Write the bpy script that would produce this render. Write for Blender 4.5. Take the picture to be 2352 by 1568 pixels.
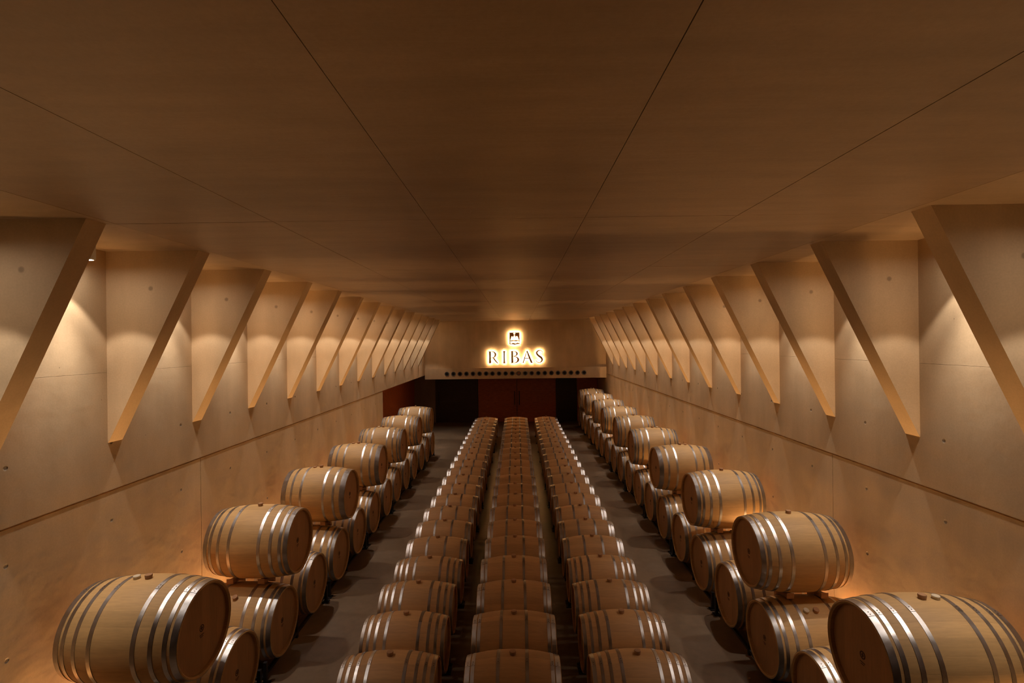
import bpy, bmesh, math, random
from mathutils import Vector, Matrix

# ------------------------------------------------------------------ scene, camera, exposure
sc = bpy.context.scene
for o in list(bpy.data.objects):
    bpy.data.objects.remove(o)
C = sc.collection
sc.view_settings.view_transform = 'Standard'
sc.view_settings.look = 'None'
sc.view_settings.gamma = 1.0
sc.view_settings.exposure = 0.0
sc.view_settings.use_curve_mapping = False

EYE = 4.02                                    # camera height above the cellar floor
cam = bpy.data.cameras.new('camera')
cam.lens = 18.0
cam.sensor_width = 36.0
cam.sensor_fit = 'HORIZONTAL'
cam.clip_start = 0.05
cam.clip_end = 200
camo = bpy.data.objects.new('camera', cam)
C.objects.link(camo)
_yaw, _pitch, _roll = 0.0097, 0.0007, 0.0117
camo.matrix_world = (Matrix.Translation((0, 0, EYE)) @ Matrix.Rotation(_yaw, 4, 'Z')
                     @ Matrix.Rotation(math.pi / 2 + _pitch, 4, 'X') @ Matrix.Rotation(-_roll, 4, 'Z'))
sc.camera = camo

world = bpy.data.worlds.new('world')
sc.world = world
world.use_nodes = True
world.node_tree.nodes['Background'].inputs[0].default_value = (0.02, 0.012, 0.006, 1)
world.node_tree.nodes['Background'].inputs[1].default_value = 0.0
sc.cycles.max_bounces = 7
sc.cycles.diffuse_bounces = 5
sc.cycles.adaptive_threshold = 0.06
sc.cycles.glossy_bounces = 3
sc.cycles.filter_width = 1.1
sc.cycles.sample_clamp_indirect = 4.0

LAMP_COL = (1.0, 0.87, 0.78)
LAMP_W = 47.0
LAMP_CORE_W = 122.0
AMBER_COL = (1.0, 0.54, 0.22)
AMBER_W = 165.0
SIGN_STRENGTH = 120.0
SIGN_COL = (1.0, 0.68, 0.35)

# ------------------------------------------------------------------ measures (metres)
XL, XR = -4.20, 4.029
XLI, XRI = -3.245, 3.064
ZC = EYE + 0.9715
ZGR = EYE - 1.4852
Y0 = -1.2
YB = 23.207
YE = 25.80
YOPEN = 15.93
XALC = -5.20
ZBEAM = EYE - 1.6635
ZLEDGE = EYE - 1.170
def finL(i): return 5.2014 + 1.3661 * (i - 2)
def finR(i): return 5.1709 + 1.3674 * (i - 2)
FT = 0.19
PI = math.pi
rnd = random.Random(5)

# ------------------------------------------------------------------ node helpers
class NT:
    def __init__(s, name):
        s.m = bpy.data.materials.new(name)
        s.m.use_nodes = True
        s.t = s.m.node_tree
        s.t.nodes.clear()
        s.out = s.n('ShaderNodeOutputMaterial')
        s.b = s.n('ShaderNodeBsdfPrincipled')
        s.t.links.new(s.b.outputs[0], s.out.inputs[0])
        s.co = None
    def n(s, t, **k):
        x = s.t.nodes.new(t)
        for a, v in k.items(): setattr(x, a, v)
        return x
    def L(s, a, b): s.t.links.new(a, b)
    def put(s, sock, v):
        if hasattr(v, 'is_output') or isinstance(v, bpy.types.NodeSocket): s.L(v, sock)
        else: sock.default_value = v
    def obj(s):
        if s.co is None: s.co = s.n('ShaderNodeTexCoord').outputs['Object']
        return s.co
    def xyz(s):
        sp = s.n('ShaderNodeSeparateXYZ'); s.L(s.obj(), sp.inputs[0]); return sp.outputs
    def m2(s, op, a, b=0.0, c=None):
        x = s.n('ShaderNodeMath', operation=op)
        s.put(x.inputs[0], a); s.put(x.inputs[1], b)
        if c is not None: s.put(x.inputs[2], c)
        return x.outputs[0]
    def noise(s, scale, vec=None, detail=4, rough=0.55, stretch=None):
        v = vec or s.obj()
        if stretch:
            mp = s.n('ShaderNodeMapping'); s.L(v, mp.inputs[0]); mp.inputs['Scale'].default_value = stretch; v = mp.outputs[0]
        x = s.n('ShaderNodeTexNoise'); s.L(v, x.inputs['Vector'])
        x.inputs['Scale'].default_value = scale; x.inputs['Detail'].default_value = detail; x.inputs['Roughness'].default_value = rough
        return x.outputs['Fac']
    def ramp(s, fac, stops):
        r = s.n('ShaderNodeValToRGB'); s.L(fac, r.inputs[0])
        e = r.color_ramp.elements
        while len(e) < len(stops): e.new(0.5)
        for q, (p, c) in zip(e, stops):
            q.position = p; q.color = (c, c, c, 1) if isinstance(c, (int, float)) else (*c, 1)
        return r.outputs[0]
    def mix(s, fac, a, b, mode='MIX'):
        x = s.n('ShaderNodeMix', data_type='RGBA', blend_type=mode)
        s.put(x.inputs[0], fac)
        for i, v in ((6, a), (7, b)):
            if isinstance(v, tuple): x.inputs[i].default_value = (*v, 1) if len(v) == 3 else v
            else: s.L(v, x.inputs[i])
        return x.outputs[2]
    def bump(s, h, dist, strength=1.0):
        x = s.n('ShaderNodeBump'); s.L(h, x.inputs['Height'])
        x.inputs['Distance'].default_value = dist; x.inputs['Strength'].default_value = strength
        s.L(x.outputs[0], s.b.inputs['Normal'])

def concrete(name, base, holes=None, ceiling=False, rough=0.75, pins=True, dimple=None):
    """holes: (offset_y, pitch_y, [z rows]) of form-tie cone holes"""
    t = NT(name)
    big = t.noise(0.7, detail=6, rough=0.6)
    st = t.noise(3.0, detail=5, stretch=((0.35, 2.2, 1) if ceiling else (1, 1, 0.22)))
    fine = t.noise(60, detail=3)
    v = t.ramp(big, [(0.3, 0.84), (0.7, 1.10)])
    v2 = t.ramp(st, [(0.3, 0.90), (0.7, 1.07)])
    v3 = t.ramp(fine, [(0.3, 0.95), (0.7, 1.04)])
    col = t.mix(1.0, t.mix(1.0, v, v2, 'MULTIPLY'), v3, 'MULTIPLY')
    col = t.mix(1.0, tuple(base), col, 'MULTIPLY')
    height = t.m2('MULTIPLY', fine, 0.035)
    if ceiling: height = t.m2('ADD', height, t.m2('MULTIPLY', t.noise(2.5, detail=5, stretch=(0.5, 7.0, 1)), 0.22))
    height = t.m2('ADD', height, t.m2('MULTIPLY', t.noise(2.2, detail=3), 1.2 if not ceiling else 0.6))
    if pins:
        vo = t.n('ShaderNodeTexVoronoi', feature='F1'); t.L(t.obj(), vo.inputs['Vector']); vo.inputs['Scale'].default_value = 3.2
        pin = t.m2('LESS_THAN', vo.outputs['Distance'], 0.016)
        sel = t.n('ShaderNodeSeparateColor'); t.L(vo.outputs['Color'], sel.inputs[0])
        pin = t.m2('MULTIPLY', pin, t.m2('GREATER_THAN', sel.outputs[0], 0.45))
        col = t.mix(t.m2('MULTIPLY', pin, 0.62), col, (0.07, 0.045, 0.025))
        height = t.m2('SUBTRACT', height, t.m2('MULTIPLY', pin, 0.5))
    if holes:
        oy, py, rows, hr = holes
        x, y, z = t.xyz()
        fy = t.m2('SUBTRACT', t.m2('FRACT', t.m2('DIVIDE', t.m2('SUBTRACT', y, oy - py / 2), py)), 0.5)
        dy = t.m2('MULTIPLY', fy, py)
        dmin = None
        for zr in rows:
            dz = t.m2('SUBTRACT', z, zr)
            d = t.m2('SQRT', t.m2('ADD', t.m2('MULTIPLY', dy, dy), t.m2('MULTIPLY', dz, dz)))
            dmin = d if dmin is None else t.m2('MINIMUM', dmin, d)
        mr = t.n('ShaderNodeMapRange', interpolation_type='SMOOTHSTEP')
        t.L(dmin, mr.inputs[0]); mr.inputs[1].default_value = hr * 0.55; mr.inputs[2].default_value = hr * 1.15
        mr.inputs[3].default_value = 1; mr.inputs[4].default_value = 0
        h = mr.outputs[0]
        col = t.mix(t.m2('MULTIPLY', h, 0.7), col, (0.09, 0.06, 0.035))
        height = t.m2('SUBTRACT', height, t.m2('MULTIPLY', h, 3.0))
    if dimple:
        x, y, z = t.xyz()
        dx = t.m2('SUBTRACT', t.m2('ABSOLUTE', x), dimple[0]); dz = t.m2('SUBTRACT', z, dimple[1])
        d = t.m2('SQRT', t.m2('ADD', t.m2('MULTIPLY', dx, dx), t.m2('MULTIPLY', dz, dz)))
        mr = t.n('ShaderNodeMapRange', interpolation_type='SMOOTHSTEP')
        t.L(d, mr.inputs[0]); mr.inputs[1].default_value = 0.012; mr.inputs[2].default_value = 0.032
        mr.inputs[3].default_value = 1; mr.inputs[4].default_value = 0
        col = t.mix(t.m2('MULTIPLY', mr.outputs[0], 0.55), col, (0.12, 0.085, 0.05))
        height = t.m2('SUBTRACT', height, t.m2('MULTIPLY', mr.outputs[0], 0.3))
    t.L(col, t.b.inputs['Base Color'])
    t.b.inputs['Roughness'].default_value = rough
    t.bump(height, 0.012, 0.8)
    return t.m

CON = (0.60, 0.44, 0.255)
M = {}
M['wall_l'] = concrete('concrete_wall_left', CON, holes=(6.34, 1.094, [EYE - 0.987, EYE - 1.79, EYE - 2.56, EYE - 3.3], 0.019))
M['wall_r'] = concrete('concrete_wall_right', CON, holes=(5.98, 1.094, [EYE - 0.985, EYE - 1.75, EYE - 2.5, EYE - 3.3], 0.019))
M['wall'] = concrete('concrete_wall', CON)
M['fin'] = concrete('concrete_fin', CON, dimple=(3.74, EYE + 0.59))
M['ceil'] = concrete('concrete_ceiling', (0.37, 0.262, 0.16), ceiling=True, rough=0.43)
M['ceil_edge_lit'] = concrete('concrete_ceiling_edge_lit', (0.46, 0.335, 0.20), ceiling=True, rough=0.46)  # ceiling concrete painted lighter, standing in for lamp bounce between the fins
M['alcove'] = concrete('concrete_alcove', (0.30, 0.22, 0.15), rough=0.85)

def floor_mat():
    t = NT('polished_concrete_floor')
    a = t.noise(0.9, detail=7, rough=0.62)
    b = t.noise(9, detail=5)
    col = t.mix(t.ramp(a, [(0.3, 0.0), (0.7, 1.0)]), (0.15, 0.102, 0.060), (0.225, 0.158, 0.10))
    col = t.mix(1.0, col, t.ramp(b, [(0.3, 0.88), (0.7, 1.08)]), 'MULTIPLY')
    # slab joints
    x, y, z = t.xyz()
    j = None
    for ax, p, off in ((y, 2.73, 1.0), (x, 2.1, 0.05)):
        f = t.m2('ABSOLUTE', t.m2('SUBTRACT', t.m2('FRACT', t.m2('DIVIDE', t.m2('ADD', ax, off + p * 10), p)), 0.5))
        l = t.m2('LESS_THAN', f, 0.006 / p)
        j = l if j is None else t.m2('MAXIMUM', j, l)
    col = t.mix(t.m2('MULTIPLY', j, 0.5), col, (0.05, 0.04, 0.03))
    t.L(col, t.b.inputs['Base Color'])
    t.L(t.ramp(a, [(0.3, 0.28), (0.7, 0.42)]), t.b.inputs['Roughness'])
    t.bump(b, 0.002, 0.5)
    return t.m
M['floor'] = floor_mat()

def oak_mat(name, base, staves, head=False, pitch=0.11):
    t = NT(name)
    x, y, z = t.xyz()
    if head:
        u = t.m2('DIVIDE', t.m2('ADD', y, 10.0), pitch)
    else:
        ang = t.m2('ARCTAN2', z, y)
        u = t.m2('MULTIPLY', t.m2('ADD', ang, PI), staves / (2 * PI))
    cell = t.m2('FLOOR', u)
    oi = t.n('ShaderNodeObjectInfo')
    wn = t.n('ShaderNodeTexWhiteNoise', noise_dimensions='2D')
    cb = t.n('ShaderNodeCombineXYZ'); t.L(cell, cb.inputs[0]); t.L(t.m2('MULTIPLY', oi.outputs['Random'], 37.0), cb.inputs[1])
    t.L(cb.outputs[0], wn.inputs['Vector'])
    tone = t.ramp(wn.outputs['Value'], [(0.0, 0.89), (1.0, 1.07)])
    tone2 = t.ramp(oi.outputs['Random'], [(0.0, 0.92), (1.0, 1.07)])
    gr = t.noise(7.0, detail=6, rough=0.6, stretch=((1, 9, 1.0) if head else (1.0, 9, 9)))
    grain = t.ramp(gr, [(0.3, 0.88), (0.72, 1.07)])
    col = t.mix(1.0, tuple(base), tone, 'MULTIPLY')
    col = t.mix(1.0, col, tone2, 'MULTIPLY')
    col = t.mix(1.0, col, grain, 'MULTIPLY')
    fr = t.m2('ABSOLUTE', t.m2('SUBTRACT', t.m2('FRACT', u), 0.5))
    seam = t.m2('GREATER_THAN', fr, 0.487)
    col = t.mix(t.m2('MULTIPLY', seam, 0.10), col, (0.10, 0.05, 0.02))
    t.L(col, t.b.inputs['Base Color'])
    t.b.inputs['Roughness'].default_value = 0.62
    h = t.m2('SUBTRACT', t.m2('MULTIPLY', gr, 0.3), t.m2('MULTIPLY', seam, 0.6))
    t.bump(h, 0.0015, 0.6)
    return t.m
M['oak'] = oak_mat('oak_staves', (0.48, 0.265, 0.10), 30)
M['oak_head'] = oak_mat('oak_head', (0.42, 0.222, 0.088), 0, head=True)
M['oak_big'] = oak_mat('oak_staves_large', (0.52, 0.315, 0.118), 24)

def metal(name, base, rough, metallic=1.0, noise_s=6.0):
    t = NT(name)
    n = t.noise(noise_s, detail=4)
    t.L(t.mix(1.0, tuple(base), t.ramp(n, [(0.3, 0.82), (0.7, 1.1)]), 'MULTIPLY'), t.b.inputs['Base Color'])
    t.b.inputs['Metallic'].default_value = metallic
    t.L(t.ramp(n, [(0.3, rough * 0.85), (0.7, rough * 1.2)]), t.b.inputs['Roughness'])
    t.bump(n, 0.004, 0.45)
    return t.m
M['hoop'] = metal('galvanised_steel', (0.46, 0.45, 0.44), 0.34, noise_s=9.0)
M['rivet'] = metal('dark_rivet', (0.12, 0.09, 0.07), 0.5)
M['black'] = metal('black_steel', (0.018, 0.017, 0.018), 0.5, 0.3)
M['bronze'] = metal('dark_bronze', (0.62, 0.34, 0.15), 0.5, 0.1)
M['ring'] = metal('grey_ring', (0.20, 0.19, 0.18), 0.45, 0.7)
M['white'] = metal('white_enamel', (0.6, 0.57, 0.52), 0.45, 0.0)

def plain(name, base, rough=0.6, nz=0.12, scale=14, stretch=None):
    t = NT(name)
    n = t.noise(scale, detail=4, stretch=stretch)
    t.L(t.mix(1.0, tuple(base), t.ramp(n, [(0.3, 1 - nz), (0.7, 1 + nz)]), 'MULTIPLY'), t.b.inputs['Base Color'])
    t.b.inputs['Roughness'].default_value = rough
    t.bump(n, 0.001, 0.4)
    return t.m
M['bung'] = plain('bung_wood', (0.36, 0.19, 0.085), 0.7)
M['bung_pale'] = plain('silicone_bung', (0.62, 0.52, 0.36), 0.5)
M['brand'] = plain('burnt_brand', (0.07, 0.03, 0.014), 0.8)
M['chock'] = plain('chock_wood', (0.46, 0.24, 0.11), 0.7, 0.2, 8, (1, 6, 6))
M['door_wood'] = plain('door_wood', (0.42, 0.10, 0.026), 0.45, 0.25, 5, (1, 1, 7))
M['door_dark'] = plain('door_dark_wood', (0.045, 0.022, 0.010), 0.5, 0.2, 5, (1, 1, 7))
M['dark'] = plain('void_black', (0.012, 0.009, 0.007), 0.9)
M['red_plug'] = plain('brown_plug', (0.30, 0.12, 0.07), 0.6)

def emit(name, col, strength):
    t = NT(name)
    t.b.inputs['Base Color'].default_value = (*col, 1)
    t.b.inputs['Emission Color'].default_value = (*col, 1)
    t.b.inputs['Emission Strength'].default_value = strength
    return t.m
M['led'] = emit('sign_led', SIGN_COL, SIGN_STRENGTH)
M['lens'] = emit('lamp_lens', LAMP_COL, 130.0)
M['amber_lens'] = emit('amber_lens', AMBER_COL, 3.0)

# ------------------------------------------------------------------ mesh helpers
def mk(name, bm, mats, parent=None, smooth=False, sharp=35):
    if not isinstance(mats, (list, tuple)): mats = [mats]
    me = bpy.data.meshes.new(name)
    bmesh.ops.recalc_face_normals(bm, faces=bm.faces)
    if smooth:
        for f in bm.faces: f.smooth = True
        for e in bm.edges:
            if len(e.link_faces) == 2 and e.calc_face_angle(0) > math.radians(sharp): e.smooth = False
    bm.to_mesh(me); bm.free()
    for m in mats: me.materials.append(m)
    o = bpy.data.objects.new(name, me)
    C.objects.link(o)
    if parent: o.parent = parent
    return o

def box(bm, x0, x1, y0, y1, z0, z1, mi=0):
    vs = [bm.verts.new(p) for p in ((x0, y0, z0), (x1, y0, z0), (x1, y1, z0), (x0, y1, z0), (x0, y0, z1), (x1, y0, z1), (x1, y1, z1), (x0, y1, z1))]
    for q in ((0, 3, 2, 1), (4, 5, 6, 7), (0, 1, 5, 4), (1, 2, 6, 5), (2, 3, 7, 6), (3, 0, 4, 7)):
        f = bm.faces.new([vs[i] for i in q]); f.material_index = mi
    return vs

def prism(bm, pts, axis, a, b, mi=0):
    """pts 2D outline extruded along axis from a to b (axis 'Y': pts are x,z ; 'X': y,z ; 'Z': x,y)"""
    def P(p, t):
        return {'Y': (p[0], t, p[1]), 'X': (t, p[0], p[1]), 'Z': (p[0], p[1], t)}[axis]
    A = [bm.verts.new(P(p, a)) for p in pts]; B = [bm.verts.new(P(p, b)) for p in pts]
    n = len(pts)
    fs = [bm.faces.new(A), bm.faces.new(B[::-1])]
    for i in range(n): fs.append(bm.faces.new((A[i], B[i], B[(i + 1) % n], A[(i + 1) % n])))
    for f in fs: f.material_index = mi
    return fs

def lathe(bm, prof, seg, axis='X', c=(0, 0, 0), mi=0, close=False):
    rings = []
    for a, r in prof:
        ring = []
        for k in range(seg):
            th = 2 * PI * k / seg
            u, v = r * math.cos(th), r * math.sin(th)
            p = {'X': (a, u, v), 'Y': (u, a, v), 'Z': (u, v, a)}[axis]
            ring.append(bm.verts.new((p[0] + c[0], p[1] + c[1], p[2] + c[2])))
        rings.append(ring)
    prs = list(zip(rings, rings[1:]))
    if close: prs.append((rings[-1], rings[0]))
    for A, B in prs:
        for k in range(seg):
            f = bm.faces.new((A[k], A[(k + 1) % seg], B[(k + 1) % seg], B[k])); f.material_index = mi
    if not close:
        for ring, r in ((rings[0], prof[0][1]), (rings[-1], prof[-1][1])):
            f = bm.faces.new(ring); f.material_index = mi
    return rings

def tag(o, label, cat=None, group=None, kind=None):
    o['label'] = label
    if cat: o['category'] = cat
    if group: o['group'] = group
    if kind: o['kind'] = kind
    return o

def empty(name, loc=(0, 0, 0), rz=0.0):
    o = bpy.data.objects.new(name, None); C.objects.link(o)
    o.empty_display_size = 0.1
    o.location = loc; o.rotation_euler = (0, 0, rz)
    return o

def copy_tree(o, parent=None):
    c = o.copy(); C.objects.link(c)
    if parent: c.parent = parent
    for ch in list(o.children): copy_tree(ch, c)
    return c

def struct(o, label, cat):
    return tag(o, label, cat, kind='structure')

# ------------------------------------------------------------------ the setting
bm = bmesh.new(); box(bm, XALC - 0.3, XR + 0.35, Y0 - 0.3, YE + 0.4, -0.3, 0.0)
struct(mk('floor', bm, M['floor']), 'dull brown concrete cellar floor under the rows of barrels', 'floor')

# ceiling: cast panels with open hairline joints, a slab above them
bm = bmesh.new()
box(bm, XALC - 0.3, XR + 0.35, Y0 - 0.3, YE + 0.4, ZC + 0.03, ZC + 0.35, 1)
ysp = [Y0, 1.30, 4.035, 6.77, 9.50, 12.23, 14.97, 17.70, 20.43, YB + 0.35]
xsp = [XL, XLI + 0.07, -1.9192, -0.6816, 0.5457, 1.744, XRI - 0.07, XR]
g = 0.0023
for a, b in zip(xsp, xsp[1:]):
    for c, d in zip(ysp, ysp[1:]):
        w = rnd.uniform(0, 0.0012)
        box(bm, a + g, b - g, c + g, d - g, ZC + w, ZC + 0.031, 2 if (a == XL or b == XR) else 0)  # outer strips take the lighter colour painted as bounced light
struct(mk('ceiling', bm, [M['ceil'], M['alcove'], M['ceil_edge_lit']]), 'low concrete ceiling of large cast panels with hairline joints', 'ceiling')

def side_wall(name, x, s, ysplit, ytop, y_open, mat, label, hair):
    """inner face at x; s = -1 left, +1 right (outward)"""
    bm = bmesh.new()
    x2 = x + s * 0.30
    lo, hi = min(x, x2), max(x, x2)
    gr = 0.009
    # upper part split by the hairline joint
    ys = [Y0] + ytop + [YE]
    for a, b in zip(ys, ys[1:]):
        box(bm, lo, hi, a + (0.003 if a > Y0 else 0), b - (0.003 if b < YE else 0), ZGR + gr, EYE - hair - 0.001)
        box(bm, lo, hi, a + (0.003 if a > Y0 else 0), b - (0.003 if b < YE else 0), EYE - hair + 0.001, ZC + 0.05)
    # lower part, 8 mm behind the upper
    xl = x + s * 0.006
    lo2, hi2 = min(xl, x2), max(xl, x2)
    ys = [Y0] + ysplit + [y_open]
    for a, b in zip(ys, ys[1:]):
        box(bm, lo2, hi2, a + (0.006 if a > Y0 else 0), b - (0.006 if b < y_open else 0), 0, ZGR - gr)
    # backing in the joints
    xb = x + s * 0.035
    lo3, hi3 = min(xb, x2), max(xb, x2)
    box(bm, lo3, hi3, Y0, y_open, 0.0, ZC)
    if y_open < YE: box(bm, lo3, hi3, y_open, YE, ZGR + 0.05, ZC)
    return struct(mk(name, bm, mat), label, 'wall')
side_wall('wall_left', XL, -1, [1.2, 6.74, 12.21], [4.1, 9.55, 15.02], YOPEN, M['wall_l'],
          'left concrete side wall with horizontal groove and form tie holes', 0.265)
side_wall('wall_right', XR, 1, [1.2, 6.62, 12.06, 17.68], [4.05, 9.5, 14.85], YE, M['wall_r'],
          'right concrete side wall with horizontal groove and form tie holes', 0.262)

# sloping concrete fins (triangular buttresses under the ceiling)
n = 0
words = ['zero', 'first', 'second', 'third', 'fourth', 'fifth', 'sixth', 'seventh', 'eighth', 'ninth', 'tenth', 'eleventh',
         'twelfth', 'thirteenth', 'fourteenth', 'fifteenth', 'sixteenth', 'seventeenth', 'eighteenth', 'nineteenth',
         'twentieth', 'twenty-first', 'twenty-second', 'twenty-third', 'twenty-fourth']
for side in (-1, 1):
    for i in range(1, 15):
        n += 1
        y = finL(i) if side < 0 else finR(i)
        x, xi, zb = (XL, XLI, EYE - 0.985) if side < 0 else (XR, XRI, EYE - 0.999)
        bm = bmesh.new()
        tip = 0.035
        pts = [(x + side * 0.05, ZC + 0.01), (xi, ZC + 0.01), (xi, ZC - 0.0), (x - side * tip * 0.42, zb + 0.02), (x - side * 0.004, zb), (x + side * 0.05, zb)]
        prism(bm, pts, 'Y', y, y + FT)
        nm = 'nearest' if i == 1 else ('one behind the camera' if i == 0 else words[i])
        lab = ('sloping triangular concrete fin on the %s wall, %s' % ('left' if side < 0 else 'right',
               'nearest of the row' if i == 1 else ('just outside the view' if i == 0 else words[i] + ' from the front')))
        o = struct(mk('trim_%d' % n, bm, M['fin']), lab, 'fin')
        o['group'] = 'concrete fins on the %s wall' % ('left' if side < 0 else 'right')

# end wall above the doors: upper panels, and a projecting band under a ledge
bm = bmesh.new()
yw = YB + 0.09
zj = EYE - 0.145
for x0, x1, z0, z1 in ((XL, -1.93, zj + 0.003, ZC + 0.03), (-1.924, 0.50, zj + 0.003, ZC + 0.03), (0.506, XR, zj + 0.003, ZC + 0.03),
                       (XL, XR, ZLEDGE - 0.02, zj - 0.003)):
    box(bm, x0, x1, yw, yw + 0.30, z0, z1)
box(bm, XL, XR, yw + 0.02, yw + 0.30, ZLEDGE, ZC + 0.02)
box(bm, XL, XR, YB, yw + 0.30, ZBEAM, ZLEDGE)
struct(mk('wall_back', bm, M['wall']), 'concrete end wall above the doors carrying the lit sign', 'wall')
# closed space over the doors, behind the band
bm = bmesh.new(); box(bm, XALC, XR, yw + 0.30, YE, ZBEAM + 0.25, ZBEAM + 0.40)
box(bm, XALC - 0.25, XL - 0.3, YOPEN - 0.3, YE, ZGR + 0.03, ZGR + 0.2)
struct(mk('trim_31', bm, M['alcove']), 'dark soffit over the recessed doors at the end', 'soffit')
# recessed rear wall and alcove
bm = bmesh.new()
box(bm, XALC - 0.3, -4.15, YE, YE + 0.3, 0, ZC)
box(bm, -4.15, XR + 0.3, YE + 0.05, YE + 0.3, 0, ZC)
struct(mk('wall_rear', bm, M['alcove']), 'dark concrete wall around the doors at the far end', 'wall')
bm = bmesh.new()
box(bm, XALC - 0.3, XALC, YOPEN - 0.3, YE, 0, ZC)
struct(mk('wall_alcove', bm, M['door_wood']), 'reddish wood panelling in the recess at the far left', 'wall')
bm = bmesh.new()
box(bm, XALC - 0.3, XL - 0.28, YOPEN - 0.3, YOPEN, 0, ZC)
struct(mk('wall_recess', bm, M['wall']), 'concrete return of the recess at the far left', 'wall')
# wall behind the viewer
bm = bmesh.new(); box(bm, XL - 0.3, XR + 0.3, Y0 - 0.3, Y0, 0, ZC + 0.05)
struct(mk('wall_front', bm, M['dark']), 'dark wall closing the cellar behind the viewer', 'wall')

# doors
def door(n, x0, x1, mat, label, handle=None, z1=None):
    r = empty('door_%d' % n, ((x0 + x1) / 2, YE, 0))
    w = (x1 - x0) / 2
    bm = bmesh.new(); z1 = z1 or ZBEAM + 0.24
    k = max(1, round(z1 / 0.52))
    for j in range(k):
        a, b = z1 * j / k, z1 * (j + 1) / k
        box(bm, -w + 0.012, w - 0.012, -0.02, 0.045, a + 0.004, b - 0.004)
    box(bm, -w + 0.014, w - 0.014, -0.005, 0.045, 0.002, z1)
    mk('door_leaf', bm, mat, r)
    if handle is not None:
        bm = bmesh.new()
        lathe(bm, [(0.85, 0.016), (1.55, 0.016)], 12, 'Z', (handle, -0.075, 0))
        box(bm, handle - 0.012, handle + 0.012, -0.07, -0.02, 0.95, 0.98)
        box(bm, handle - 0.012, handle + 0.012, -0.07, -0.02, 1.42, 1.45)
        mk('door_handle', bm, M['black'], r)
    struct(r, label, 'door')
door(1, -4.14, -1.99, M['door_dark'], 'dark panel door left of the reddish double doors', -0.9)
door(2, -1.99, -0.03, M['door_wood'], 'left leaf of the reddish wooden double doors', 0.86)
door(3, -0.03, 1.93, M['door_wood'], 'right leaf of the reddish wooden double doors', -0.86)
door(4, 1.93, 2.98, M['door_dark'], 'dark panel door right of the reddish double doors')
door(5, 2.98, 4.02, M['door_wood'], 'reddish wooden panel behind the right hand barrel stack')

# ------------------------------------------------------------------ downlights between the fins
def make_downlight():
    r = empty('ceiling_spotlight')
    bm = bmesh.new(); lathe(bm, [(0, 0.062), (-0.155, 0.062), (-0.17, 0.055), (-0.17, 0.045), (-0.15, 0.044)], 24, 'Z')
    mk('lamp_housing', bm, M['white'], r, smooth=True)
    bm = bmesh.new(); lathe(bm, [(-0.152, 0.041), (-0.171, 0.041)], 24, 'Z')
    mk('lamp_lens', bm, M['lens'], r)
    l = bpy.data.lights.new('lamp_beam', 'SPOT')
    l.energy = LAMP_W; l.color = LAMP_COL; l.spot_size = math.radians(81); l.spot_blend = 0.22; l.shadow_soft_size = 0.032
    lo = bpy.data.objects.new('lamp_beam', l); C.objects.link(lo); lo.parent = r; lo.location = (0, 0, -0.18)
    l2 = bpy.data.lights.new('lamp_core_beam', 'SPOT')
    l2.energy = LAMP_CORE_W; l2.color = LAMP_COL; l2.spot_size = math.radians(56); l2.spot_blend = 1.0; l2.shadow_soft_size = 0.032
    lo = bpy.data.objects.new('lamp_core_beam', l2); C.objects.link(lo); lo.parent = r; lo.location = (0, 0, -0.18)
    return r
dl = make_downlight(); used = False
for side in (-1, 1):
    for i in range(1, 16):
        y = (finL(i) if side < 0 else finR(i) - 0.10) - 0.52
        if i == 15: y -= 0.55
        x = XL + 0.25 if side < 0 else XR - 0.25
        o = dl if not used else copy_tree(dl)
        used = True
        o.location = (x, y, ZC)
        w = 'left' if side < 0 else 'right'
        if i == 2 and side < 0: lab = 'white cylindrical ceiling downlight behind the nearest fin on the left'
        elif i == 0: lab = 'white cylindrical ceiling downlight by the %s wall, outside the view' % w
        elif i == 15: lab = 'white ceiling downlight on the %s wall between last fin and end wall' % w
        else: lab = 'white ceiling downlight on the %s wall in front of the %s fin' % (w, 'nearest' if i == 1 else words[i])
        tag(o, lab, 'spotlight', 'ceiling downlights between the fins')

# amber uplights on the floor behind the side stacks
def make_uplight():
    r = empty('floor_uplight')
    bm = bmesh.new(); lathe(bm, [(0, 0.055), (0.07, 0.055), (0.075, 0.05), (0.075, 0.042), (0.065, 0.04)], 20, 'Z')
    mk('lamp_housing', bm, M['black'], r, smooth=True)
    bm = bmesh.new(); lathe(bm, [(0.066, 0.038), (0.070, 0.038)], 20, 'Z')
    mk('lamp_lens', bm, M['amber_lens'], r)
    l = bpy.data.lights.new('lamp_beam', 'SPOT')
    l.energy = AMBER_W; l.color = AMBER_COL; l.spot_size = math.radians(130); l.spot_blend = 0.8; l.shadow_soft_size = 0.05
    lo = bpy.data.objects.new('lamp_beam', l); C.objects.link(lo); lo.parent = r; lo.location = (0, 0, 0.09); lo.rotation_euler = (PI, 0, 0)
    return r
ul = make_uplight(); used = False
for side in (-1, 1):
    for k in range(0, 9 if side < 0 else 14):
        o = ul if not used else copy_tree(ul)
        used = True
        o.location = ((XL + 0.085) if side < 0 else (XR - 0.08), (4.1 if side < 0 else 3.35) + 1.366 * k, 0)
        w = 'left' if side < 0 else 'right'
        tag(o, 'amber floor uplight behind the %s stack of casks, %s from the front' % (w, words[k + 1]), 'uplight', 'amber uplights behind the side stacks')

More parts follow.
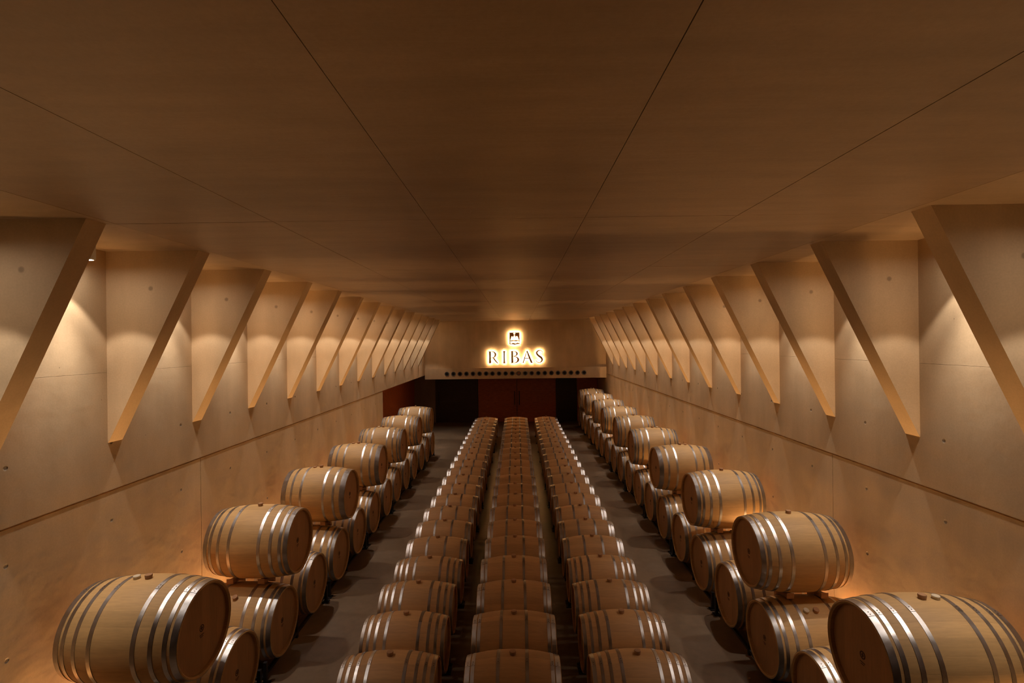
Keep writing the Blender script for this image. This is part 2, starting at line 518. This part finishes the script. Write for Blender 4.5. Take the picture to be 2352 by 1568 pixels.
# ------------------------------------------------------------------ barrels
def make_barrel(name, L, rb, rh, hoops, bungs, brand=True, seam=20, big=False, hw=0.032):
    """axis along local X, centre at local (0,0,rb); the Empty stands at the lowest point"""
    root = empty(name)
    H = L / 2
    R = lambda x: rh + (rb - rh) * (1 - (abs(x) / H) ** 2.1)
    prof = []
    N = 14
    for k in range(N + 1):
        x = -H + L * k / N
        prof.append((x, R(x)))
    th, dp = (0.032, 0.045) if big else (0.026, 0.038)
    # chime: bevelled stave ends, inner faces down to the head
    full = [(-H + dp + 0.03, R(H - dp) - th)] + [(-H + 0.012, rh - th + 0.008), (-H, rh - 0.010), (-H + 0.004, rh)] + prof[1:-1] + \
           [(H - 0.004, rh), (H, rh - 0.010), (H - 0.012, rh - th + 0.008), (H - dp - 0.03, R(H - dp) - th)]
    bm = bmesh.new(); lathe(bm, full, 64)
    o = mk('staves', bm, M['oak_big' if big else 'oak'], root, smooth=True, sharp=30); o.location = (0, 0, rb)
    for s in (-1, 1):
        bm = bmesh.new()
        rr = R(H - dp) - th + 0.001
        lathe(bm, [(s * (H - dp - 0.01), rr), (s * (H - dp), rr)], 64)
        h = mk('barrel_head', bm, M['oak_head'], root); h.location = (0, 0, rb)
        if brand:
            bm = bmesh.new()
            xx = s * (H - dp + 0.0012)
            q = 1.0 if big else 0.8
            # burnt mark: small ring with leaf strokes and dashes below
            def quad(y0, y1, z0, z1):
                prism(bm, [(y0 * q, z0 * q), (y1 * q, z0 * q), (y1 * q, z1 * q), (y0 * q, z1 * q)], 'X', xx - 0.001, xx + 0.001)
            for k in range(14):
                a = 2 * PI * k / 14; b = a + 2 * PI / 14
                r0, r1 = 0.024 * q, 0.032 * q
                prism(bm, [(r0 * math.cos(a), r0 * math.sin(a)), (r1 * math.cos(a), r1 * math.sin(a)), (r1 * math.cos(b), r1 * math.sin(b)), (r0 * math.cos(b), r0 * math.sin(b))], 'X', xx - 0.001, xx + 0.001)
            quad(-0.006, 0.006, -0.016, 0.016)
            quad(-0.014, 0.014, -0.004, 0.004)
            quad(-0.030, 0.030, -0.062, -0.056)
            quad(-0.020, 0.020, -0.078, -0.073)
            b_ = mk('burnt_mark', bm, M['brand'], h)
    for s in (-1, 1):
        for t, w in hoops:
            xc = s * t * H
            bm = bmesh.new()
            a, b = xc - w / 2, xc + w / 2
            a, b = max(a, -H + 0.006), min(b, H - 0.006)
            ra, rbb, tk = R(a) + 0.0005, R(b) + 0.0005, 0.0026
            lathe(bm, [(a, ra - 0.002), (a, ra + tk), (b, rbb + tk), (b, rbb - 0.002)], 64, close=True)
            # overlapped riveted seam near the top on the -Y side
            a0 = math.radians(90 + seam); a1 = a0 + (0.062 / rb)
            seg = 5
            def pt(x, r, an): return (x, r * math.cos(an), r * math.sin(an))
            for k in range(seg):
                u, v = a0 + (a1 - a0) * k / seg, a0 + (a1 - a0) * (k + 1) / seg
                e = 0.0022
                vs = [bm.verts.new(pt(a - 0.0005, ra + tk + e, u)), bm.verts.new(pt(b + 0.0005, rbb + tk + e, u)),
                      bm.verts.new(pt(b + 0.0005, rbb + tk + e, v)), bm.verts.new(pt(a - 0.0005, ra + tk + e, v))]
                lo = [bm.verts.new(pt(a - 0.0005, ra, u)), bm.verts.new(pt(b + 0.0005, rbb, u)),
                      bm.verts.new(pt(b + 0.0005, rbb, v)), bm.verts.new(pt(a - 0.0005, ra, v))]
                bm.faces.new(vs)
                bm.faces.new((vs[0], vs[3], lo[3], lo[0])); bm.faces.new((vs[1], lo[1], lo[2], vs[2]))
                if k == seg - 1: bm.faces.new((vs[3], vs[2], lo[2], lo[3]))
                if k == 0: bm.faces.new((vs[0], lo[0], lo[1], vs[1]))
            for fr in (0.28, 0.72):
                an = a0 + (a1 - a0) * fr
                rr = (ra + rbb) / 2 + tk + 0.002
                cen = Vector(pt((a + b) / 2, rr, an)); nrm = Vector((0, math.cos(an), math.sin(an)))
                mt = Matrix.Translation(cen) @ nrm.to_track_quat('Z', 'Y').to_matrix().to_4x4()
                res = bmesh.ops.create_cone(bm, cap_ends=True, segments=10, radius1=0.0062 if big else 0.005, radius2=0.0035, depth=0.004, matrix=mt)
                fs = set(f for v in res['verts'] for f in v.link_faces)
                for f in fs: f.material_index = 1
            o = mk('metal_hoop', bm, [M['hoop'], M['rivet']], root, smooth=True, sharp=25); o.location = (0, 0, rb)
    for bx, by, pale, rad, hh in bungs:
        bm = bmesh.new()
        r0 = R(bx)
        lathe(bm, [(-0.02, rad * 0.8), (0.0, rad * 0.88), (hh * 0.8, rad), (hh, rad * 0.9)], 20, 'Z')
        o = mk('bung', bm, M['bung_pale' if pale else 'bung'], root, smooth=True)
        an = by / r0
        o.location = (bx, r0 * math.sin(an), rb + r0 * math.cos(an)); o.rotation_euler = (-an, 0, 0)
    return root

H8 = [(0.955, 0.046), (0.79, 0.030), (0.615, 0.030), (0.385, 0.032)]
H6 = [(0.945, 0.056), (0.825, 0.036), (0.30, 0.034)]
HA = [(0.945, 0.055), (0.815, 0.034), (0.61, 0.034), (0.35, 0.036)]
HB = [(0.945, 0.055), (0.865, 0.036), (0.65, 0.034), (0.35, 0.036)]
sb = [(0, 0, False, 0.034, 0.036)]
SR, SRH, SL = 0.345, 0.285, 0.95
BR, BRH, BL = 0.456, 0.398, 1.06
kinds = {}
def barrel(kind):
    specs = {
        's6': ('wine_barrel', SL, SR, SRH, H6, sb, True, 8, False),
        's8': ('wine_barrel', SL, SR, SRH, H8, sb, True, 8, False),
        'A1': ('wine_cask', BL, BR, BRH, HA, [(0, 0, False, 0.032, 0.034)], True, 11, True),
        'A2': ('wine_cask', BL, BR, BRH, HA, [(0, 0, False, 0.032, 0.034), (0.11, 0, True, 0.031, 0.026)], True, 11, True),
        'B2': ('wine_cask', BL, BR, BRH, HB, [(0, 0, False, 0.032, 0.034), (0.11, 0, False, 0.031, 0.018)], True, 11, True),
    }
    if kind not in kinds:
        kinds[kind] = make_barrel(*specs[kind]); return kinds[kind]
    return copy_tree(kinds[kind])

ZS = EYE - 3.475 - SR          # underside of the small barrels
YC, PC = 5.1328, 0.7724
rows = [(-1.316, 'left', 'left middle row of floor barrels'), (-0.078, 'central', 'central middle row of floor barrels'), (1.165, 'right', 'right middle row of floor barrels')]
for x, w, grp in rows:
    for i in range(22):
        k = 's8' if (w != 'central' and i < 4) else 's6'
        o = barrel(k)
        o.location = (x + rnd.uniform(-.008, .008), YC + PC * i, ZS)
        o.rotation_euler = (0, 0, rnd.uniform(-.008, .008))
        pos = 'nearest to the viewer' if i == 0 else ('farthest, before the doors' if i == 21 else words[i + 1] + ' from the front')
        tag(o, 'small oak barrel in the %s middle row, %s' % ('centre' if w == 'central' else w + ' hand', pos), 'barrel', grp)

ZT, ZBOT = EYE - 2.571 - BR, EYE - 3.504 - BR
# side: (x of upper tier, x of lower tier, first upper y, first lower y, lower pitch, numbers)
stacks = {-1: (-3.39, -3.51, 4.64, 4.42, 1.032, 7, 14), 1: (3.265, 3.355, 4.18, 3.976, 1.032, 10, 20)}
for side, (x, xb, y0, yb, p, nt, nb) in stacks.items():
    w = 'left' if side < 0 else 'right'
    for i in range(nt):
        kind = 'A1' if i in (1, 5, 6, 8) or (side > 0 and i == 2) else ('B2' if i in (2, 3) else 'A2')
        o = barrel(kind)
        o.location = (x + rnd.uniform(-.012, .012), y0 + 2 * p * i, ZT)
        o.rotation_euler = (0, 0, rnd.uniform(-.012, .012) + (PI if False else 0))
        if side < 0:
            for ch in o.children:
                if ch.name.startswith('bung') and ch.location.x > 0.01: ch.location.x = -ch.location.x
        else:
            for ch in o.children:
                if ch.name.startswith('bung') and ch.location.x < -0.01: ch.location.x = -ch.location.x
        pos = 'nearest to the viewer' if i == 0 else ('farthest of the tier' if i == nt - 1 else words[i + 1] + ' from the front')
        tag(o, 'large oak cask on top of the %s wall stack, %s' % (w, pos), 'barrel', 'upper casks of the %s stack' % w)
        # wooden saddles between the tiers
    for j in range(nb):
        kind = 'A2' if (side > 0 and j == 2) else 'A1'
        o = barrel(kind)
        o.location = (xb + rnd.uniform(-.012, .012), yb + p * j, ZBOT)
        o.rotation_euler = (0, 0, rnd.uniform(-.01, .01))
        # stoppers sit rolled towards the viewer
        for ch in o.children:
            if ch.name.startswith('bung'):
                if kind == 'A1':
                    an = -0.52 if j == 2 else 0.0
                else:
                    an = -0.45
                ch.location.y = BR * math.sin(an); ch.location.z = BR + BR * math.cos(an); ch.rotation_euler = (-an, 0, 0)
                if j == 2 and side < 0: ch.location.x = 0.02; ch.location.z -= 0.0
        if j == 0: pos = 'under the nearest top cask'
        elif j == nb - 1: pos = 'farthest of the tier'
        else: pos = words[j + 1] + ' from the front'
        tag(o, 'floor-tier oak cask of the %s wall stack, %s' % (w, pos), 'barrel', 'lower casks of the %s stack' % w)

# wooden saddles between the two tiers
DY = 0.21                                      # the upper casks sit a little behind the lower ones
def make_saddle():
    bm = bmesh.new()
    r = 0.4605
    top, bot = [], []
    for k in range(15):
        y = -0.22 + 0.30 * k / 14
        bot.append((y, -0.933 + math.sqrt(r * r - (y + DY) ** 2) + 0.001))
        top.append((y, -math.sqrt(r * r - y * y) - 0.001))
    prism(bm, bot + top[::-1], 'X', -0.042, 0.042)
    return mk('wooden_saddle', bm, M['chock'])
sd = None
for side, (x, xb, y0, yb, p, nt, nb) in stacks.items():
    w = 'left' if side < 0 else 'right'
    for i in range(nt):
        for q in (-1, 1):
            if sd is None: sd = make_saddle(); o = sd
            else: o = sd.copy(); C.objects.link(o)
            o.location = (x + side * 0.10 + q * 0.20, y0 + 2 * p * i, EYE - 2.571)
            pos = 'nearest' if i == 0 else ('farthest' if i == nt - 1 else words[i + 1])
            wh = 'wall side' if q == side else 'aisle side'
            tag(o, 'wooden saddle block under the %s top cask on the %s, %s' % (pos, w, wh), 'wooden block', 'wooden saddle blocks of the %s stack' % w)

# steel racks
def make_rack(name, pitch, zrail, off, r_at, zc, legs_out):
    root = empty(name)
    for s in (-1, 1):
        bm = bmesh.new()
        box(bm, s * off - 0.02, s * off + 0.02, -pitch * 0.93, pitch * 0.93, zrail - 0.035, zrail - 0.002)
        mk('rack_rail', bm, M['black'], root)
    for yy in (-1, 1):
        bm = bmesh.new()
        y = yy * pitch * 0.93
        box(bm, -off - 0.02, off + 0.02, y - 0.015, y + 0.015, zrail - 0.035, zrail - 0.006)
        mk('cross_bar', bm, M['black'], root)
        for s in (-1, 1):
            bm = bmesh.new()
            lx = s * (off + legs_out)
            box(bm, lx - 0.02, lx + 0.02, y - 0.02, y + 0.02, 0.012, zc)
            box(bm, lx - 0.045, lx + 0.045, y - 0.05, y + 0.05, 0.0, 0.014)
            if legs_out: box(bm, min(s * off, lx), max(s * off, lx), y - 0.015, y + 0.015, zrail - 0.035, zrail - 0.006)
            mk('leg', bm, M['black'], root)
    bm = bmesh.new()
    for s in (-1, 1):
        box(bm, s * off - 0.018, s * off + 0.018, -0.018, 0.018, 0.0, zc - 0.03)
    mk('centre_stop', bm, M['black'], root)
    return root
def radius_at(o, rb, rh, L): return rh + (rb - rh) * (1 - (o / (L / 2)) ** 2.1)
rs = make_rack('barrel_rack', PC, ZS + SR - radius_at(0.365, SR, SRH, SL) - 0.005, 0.39, 0, ZS + 0.13, 0.03)
first = True
for x, w, grp in rows:
    for k in range(11):
        o = rs if first else copy_tree(rs); first = False
        o.location = (x, YC + PC * (2 * k + 0.5), 0)
        pos = 'nearest' if k == 0 else words[k + 1]
        tag(o, 'low black steel rack under the %s pair of barrels in the %s middle row' % (pos, w), 'rack', 'steel racks of the middle rows')
first = True
for side, (x, xb, y0, yb, p, nt, nb) in stacks.items():
    w = 'left' if side < 0 else 'right'
    if side < 0: rb_ = make_rack('cask_rack', p, ZBOT + BR - radius_at(0.41, BR, BRH, BL) - 0.006, 0.44, 0, ZBOT + 0.20, 0.045)
    for k in range(nb // 2):
        o = rb_ if first else copy_tree(rb_); first = False
        o.location = (xb, yb + p * (2 * k + 0.5), 0)
        pos = 'nearest' if k == 0 else words[k + 1]
        tag(o, 'low black steel rack under the %s pair of floor casks on the %s' % (pos, w), 'rack', 'steel racks of the %s stack' % w)

# ------------------------------------------------------------------ sign on the end wall
SU = 0.0014258                                  # one drawing unit in metres
SX0, SZ0 = 1100.0, 0.0
def S(x, y):                                    # drawing units (x right, y down) -> metres on the wall
    px = 1100 + x / 13.835; py = 750 + y / 13.835
    return ((px - 1187.4 + 0.0) * YB / 1176.0, (785.0 - py) * YB / 1176.0)
sign = empty('illuminated_sign', (0, yw - 0.07, EYE))
tag(sign, 'backlit bronze sign reading RIBAS under a square hill emblem on the end wall', 'sign')

def mounting_pin(px, py, parent):
    a = S(px, py)
    bm = bmesh.new(); lathe(bm, [(0.009, 0.006), (0.0705, 0.006)], 10, 'Y', (a[0], 0, a[1]))
    return mk('mounting_pin', bm, M['bronze'], parent, smooth=True)
def sign_piece(name, polys, parent, pins):
    bm = bmesh.new()
    for pts in polys:
        P = [S(*p) for p in pts]
        prism(bm, P, 'Y', -0.012, 0.010, 0)
    o = mk(name, bm, M['bronze'], parent)
    bm = bmesh.new()
    for pts in polys:
        P = [S(*p) for p in pts]
        vs = [bm.verts.new((p[0], 0.0115, p[1])) for p in P]
        bm.faces.new(vs)
    for f in bm.faces:
        f.normal_update()
        if f.normal.y < 0: f.normal_flip()
    me = bpy.data.meshes.new('led_backlight'); bm.to_mesh(me); bm.free(); me.materials.append(M['led'])
    l = bpy.data.objects.new('led_backlight', me); C.objects.link(l); l.parent = o
    for px, py in pins: mounting_pin(px, py, o)
    return o
def arc(cx, cy, rx, ry, a0, a1, n=10):
    return [(cx + rx * math.cos(math.radians(a0 + (a1 - a0) * k / n)), cy + ry * math.sin(math.radians(a0 + (a1 - a0) * k / n))) for k in range(n + 1)]
def crescent(cx, cy, ro, ri, n=8):
    """right half ring from top to bottom as quads"""
    out = arc(cx, cy, ro[0], ro[1], -90, 90, n); inn = arc(cx, cy, ri[0], ri[1], -90, 90, n)
    return [[out[k], out[k + 1], inn[k + 1], inn[k]] for k in range(n)]
def stroke(pts, ws):
    q = []
    L_, R_ = [], []
    for k, (p, w) in enumerate(zip(pts, ws)):
        a = pts[max(0, k - 1)]; b = pts[min(len(pts) - 1, k + 1)]
        dx, dy = b[0] - a[0], b[1] - a[1]; d = math.hypot(dx, dy)
        nx, ny = -dy / d, dx / d
        L_.append((p[0] + nx * w / 2, p[1] + ny * w / 2)); R_.append((p[0] - nx * w / 2, p[1] - ny * w / 2))
    for k in range(len(pts) - 1): q.append([L_[k], L_[k + 1], R_[k + 1], R_[k]])
    return q
def catmull(P, n=5):
    out = []
    Q = [P[0]] + P + [P[-1]]
    for i in range(1, len(Q) - 2):
        for k in range(n):
            t = k / n; r = []
            for d in range(len(P[0])):
                a, b, c, e = Q[i - 1][d], Q[i][d], Q[i + 1][d], Q[i + 2][d]
                r.append(0.5 * (2 * b + (c - a) * t + (2 * a - 5 * b + 4 * c - e) * t * t + (3 * b - a - 3 * c + e) * t ** 3))
            out.append(tuple(r))
    out.append(P[-1]); return out
R_ = [[(312, 780), (380, 780), (376, 970), (382, 1155), (308, 1155), (316, 970)],
      [(262, 772), (330, 772), (330, 788), (300, 786)], [(296, 1150), (398, 1150), (398, 1164), (296, 1164)],
      [(360, 772), (412, 772), (412, 786), (360, 786)], [(364, 980), (430, 980), (430, 998), (364, 998)],
      [(425, 985), (478, 985), (560, 1100), (622, 1166), (570, 1162), (500, 1090)]] + crescent(400, 885, (150, 115), (92, 93))
I_ = [[(762, 780), (832, 780), (822, 830), (818, 970), (824, 1110), (836, 1158), (758, 1158), (772, 1110), (778, 970), (774, 830)],
      [(744, 772), (852, 772), (852, 784), (744, 784)], [(738, 1152), (864, 1152), (864, 1164), (738, 1164)]]
B_ = [[(1020, 780), (1086, 780), (1086, 1150), (1020, 1150)], [(975, 772), (1110, 772), (1110, 785), (975, 785)],
      [(990, 1150), (1110, 1150), (1110, 1164), (990, 1164)], [(1078, 940), (1130, 940), (1130, 956), (1078, 956)]] + \
     crescent(1096, 862, (140, 92), (84, 72)) + crescent(1104, 1052, (174, 114), (108, 93))
A_ = stroke([(1528, 775), (1450, 990), (1396, 1155)], [20, 30, 32]) + stroke([(1520, 770), (1590, 960), (1672, 1158)], [34, 54, 62]) + \
     [[(1440, 996), (1608, 996), (1614, 1022), (1434, 1022)], [(1330, 1150), (1440, 1150), (1440, 1163), (1330, 1163)], [(1608, 1150), (1704, 1150), (1704, 1163), (1608, 1163)]]
sp = catmull([(2016, 838, 8), (1995, 785, 16), (1930, 762, 16), (1860, 790, 34), (1832, 850, 46), (1880, 925, 52), (1960, 985, 56), (2002, 1050, 50), (1975, 1120, 32), (1910, 1150, 16), (1840, 1132, 16), (1802, 1070, 8)])
S_ = stroke([(a, b) for a, b, w in sp], [w + 9 for a, b, w in sp])
PINS = {'R': [(344, 820), (344, 1110)], 'I': [(797, 820), (797, 1120)], 'B': [(1053, 820), (1053, 1110)], 'A': [(1415, 1100), (1640, 1090)], 'S': [(1835, 855), (1998, 1050)]}
for nm, pl in (('R', R_), ('I', I_), ('B', B_), ('A', A_), ('S', S_)):
    o = sign_piece('letter', pl, sign, PINS[nm])
    o['label'] = 'bronze letter %s of the sign' % nm

# emblem plate with cut-outs (filled 2D curve with holes, turned into a mesh)
def emblem():
    cu = bpy.data.curves.new('emblem', 'CURVE'); cu.dimensions = '2D'; cu.fill_mode = 'BOTH'; cu.extrude = 0.011
    def spl(pts):
        s = cu.splines.new('POLY'); s.points.add(len(pts) - 1)
        for q, p in zip(s.points, pts):
            a = S(*p); q.co = (a[0], a[1], 0, 1)
        s.use_cyclic_u = True
    spl([(970, 185), (1292, 185), (1292, 562), (1240, 556), (1185, 566), (1137, 584), (1090, 566), (1030, 556), (970, 570)])
    spl([(1128 + (36 if k % 2 == 0 else 15) * math.sin(k * PI / 4), 224 - (36 if k % 2 == 0 else 15) * math.cos(k * PI / 4)) for k in range(8)])
    m = catmull([(1000, 436), (1022, 370), (1050, 306), (1076, 340), (1088, 362), (1104, 310), (1130, 277), (1156, 310), (1172, 356), (1190, 322), (1214, 304), (1240, 350), (1272, 436)], 3)
    spl(m + [(1200, 430), (1136, 436), (1070, 430)])
    top = [(1000 + 272 * k / 16, 466 + 8 * math.sin(k / 16 * 4 * PI)) for k in range(17)]
    bot = [(1000 + 272 * k / 16, 522 + 12 * math.sin(k / 16 * 4 * PI + 0.6)) for k in range(17)]
    spl(top + bot[::-1])
    tmp = bpy.data.objects.new('tmp', cu); C.objects.link(tmp)
    bpy.context.view_layer.update()
    me = bpy.data.meshes.new_from_object(tmp.evaluated_get(bpy.context.evaluated_depsgraph_get()))
    bpy.data.objects.remove(tmp)
    me.name = 'emblem_plate'
    me.transform(Matrix.Rotation(PI / 2, 4, 'X'))
    me.materials.clear(); me.materials.append(M['bronze'])
    for p in me.polygons: p.material_index = 0
    o = bpy.data.objects.new('emblem_plate', me); C.objects.link(o); o.parent = sign
    o['label'] = 'square bronze plate with cut-out star, three hills and waves'
    # its back light
    me2 = me.copy(); me2.name = 'led_backlight'
    bm = bmesh.new(); bm.from_mesh(me2)
    mx = max(v.co.y for v in bm.verts)
    bmesh.ops.delete(bm, geom=[f for f in bm.faces if min(v.co.y for v in f.verts) < mx - 1e-4], context='FACES')
    for v in bm.verts: v.co.y = 0.0118
    bm.to_mesh(me2); bm.free()
    me2.materials.clear(); me2.materials.append(M['led'])
    l = bpy.data.objects.new('led_backlight', me2); C.objects.link(l); l.parent = o
    for q in ((983, 200), (1279, 200), (983, 540), (1279, 540)): mounting_pin(q[0], q[1], o)
emblem()

# ------------------------------------------------------------------ row of round air nozzles in the band
def make_nozzle(plugged=False):
    r = empty('air_nozzle')
    bm = bmesh.new(); lathe(bm, [(0.0, 0.105), (-0.02, 0.105), (-0.035, 0.095), (-0.035, 0.074), (-0.012, 0.068)], 28, 'Y')
    mk('nozzle_ring', bm, M['ring'], r, smooth=True)
    bm = bmesh.new()
    if plugged: lathe(bm, [(-0.014, 0.068), (-0.022, 0.066), (-0.026, 0.05)], 28, 'Y')
    else:
        lathe(bm, [(-0.014, 0.067), (-0.016, 0.05), (-0.03, 0.042), (-0.03, 0.036), (-0.018, 0.030)], 28, 'Y')
    mk('nozzle_core', bm, M['red_plug'] if plugged else M['dark'], r, smooth=True)
    return r
noz = make_nozzle(); nop = None
for k in range(22):
    if k == 11: o = make_nozzle(True)
    else: o = noz if k == 0 else copy_tree(noz)
    x = (1025.5 - 1187.4 + 15.0 * k) * YB / 1176.0
    o.location = (x, YB, EYE - 1.425)
    lab = ('plugged reddish round air nozzle near the middle of the row below the sign' if k == 11 else
           ('round black air nozzle below the sign, leftmost of the row' if k == 0 else
            'round black air nozzle below the sign, rightmost of the row' if k == 21 else
            'round black air nozzle below the sign, %s from the %s' % ((words[k + 1], 'left') if k < 11 else (words[22 - k], 'right'))))
    tag(o, lab, 'air nozzle', 'round air nozzles below the sign')
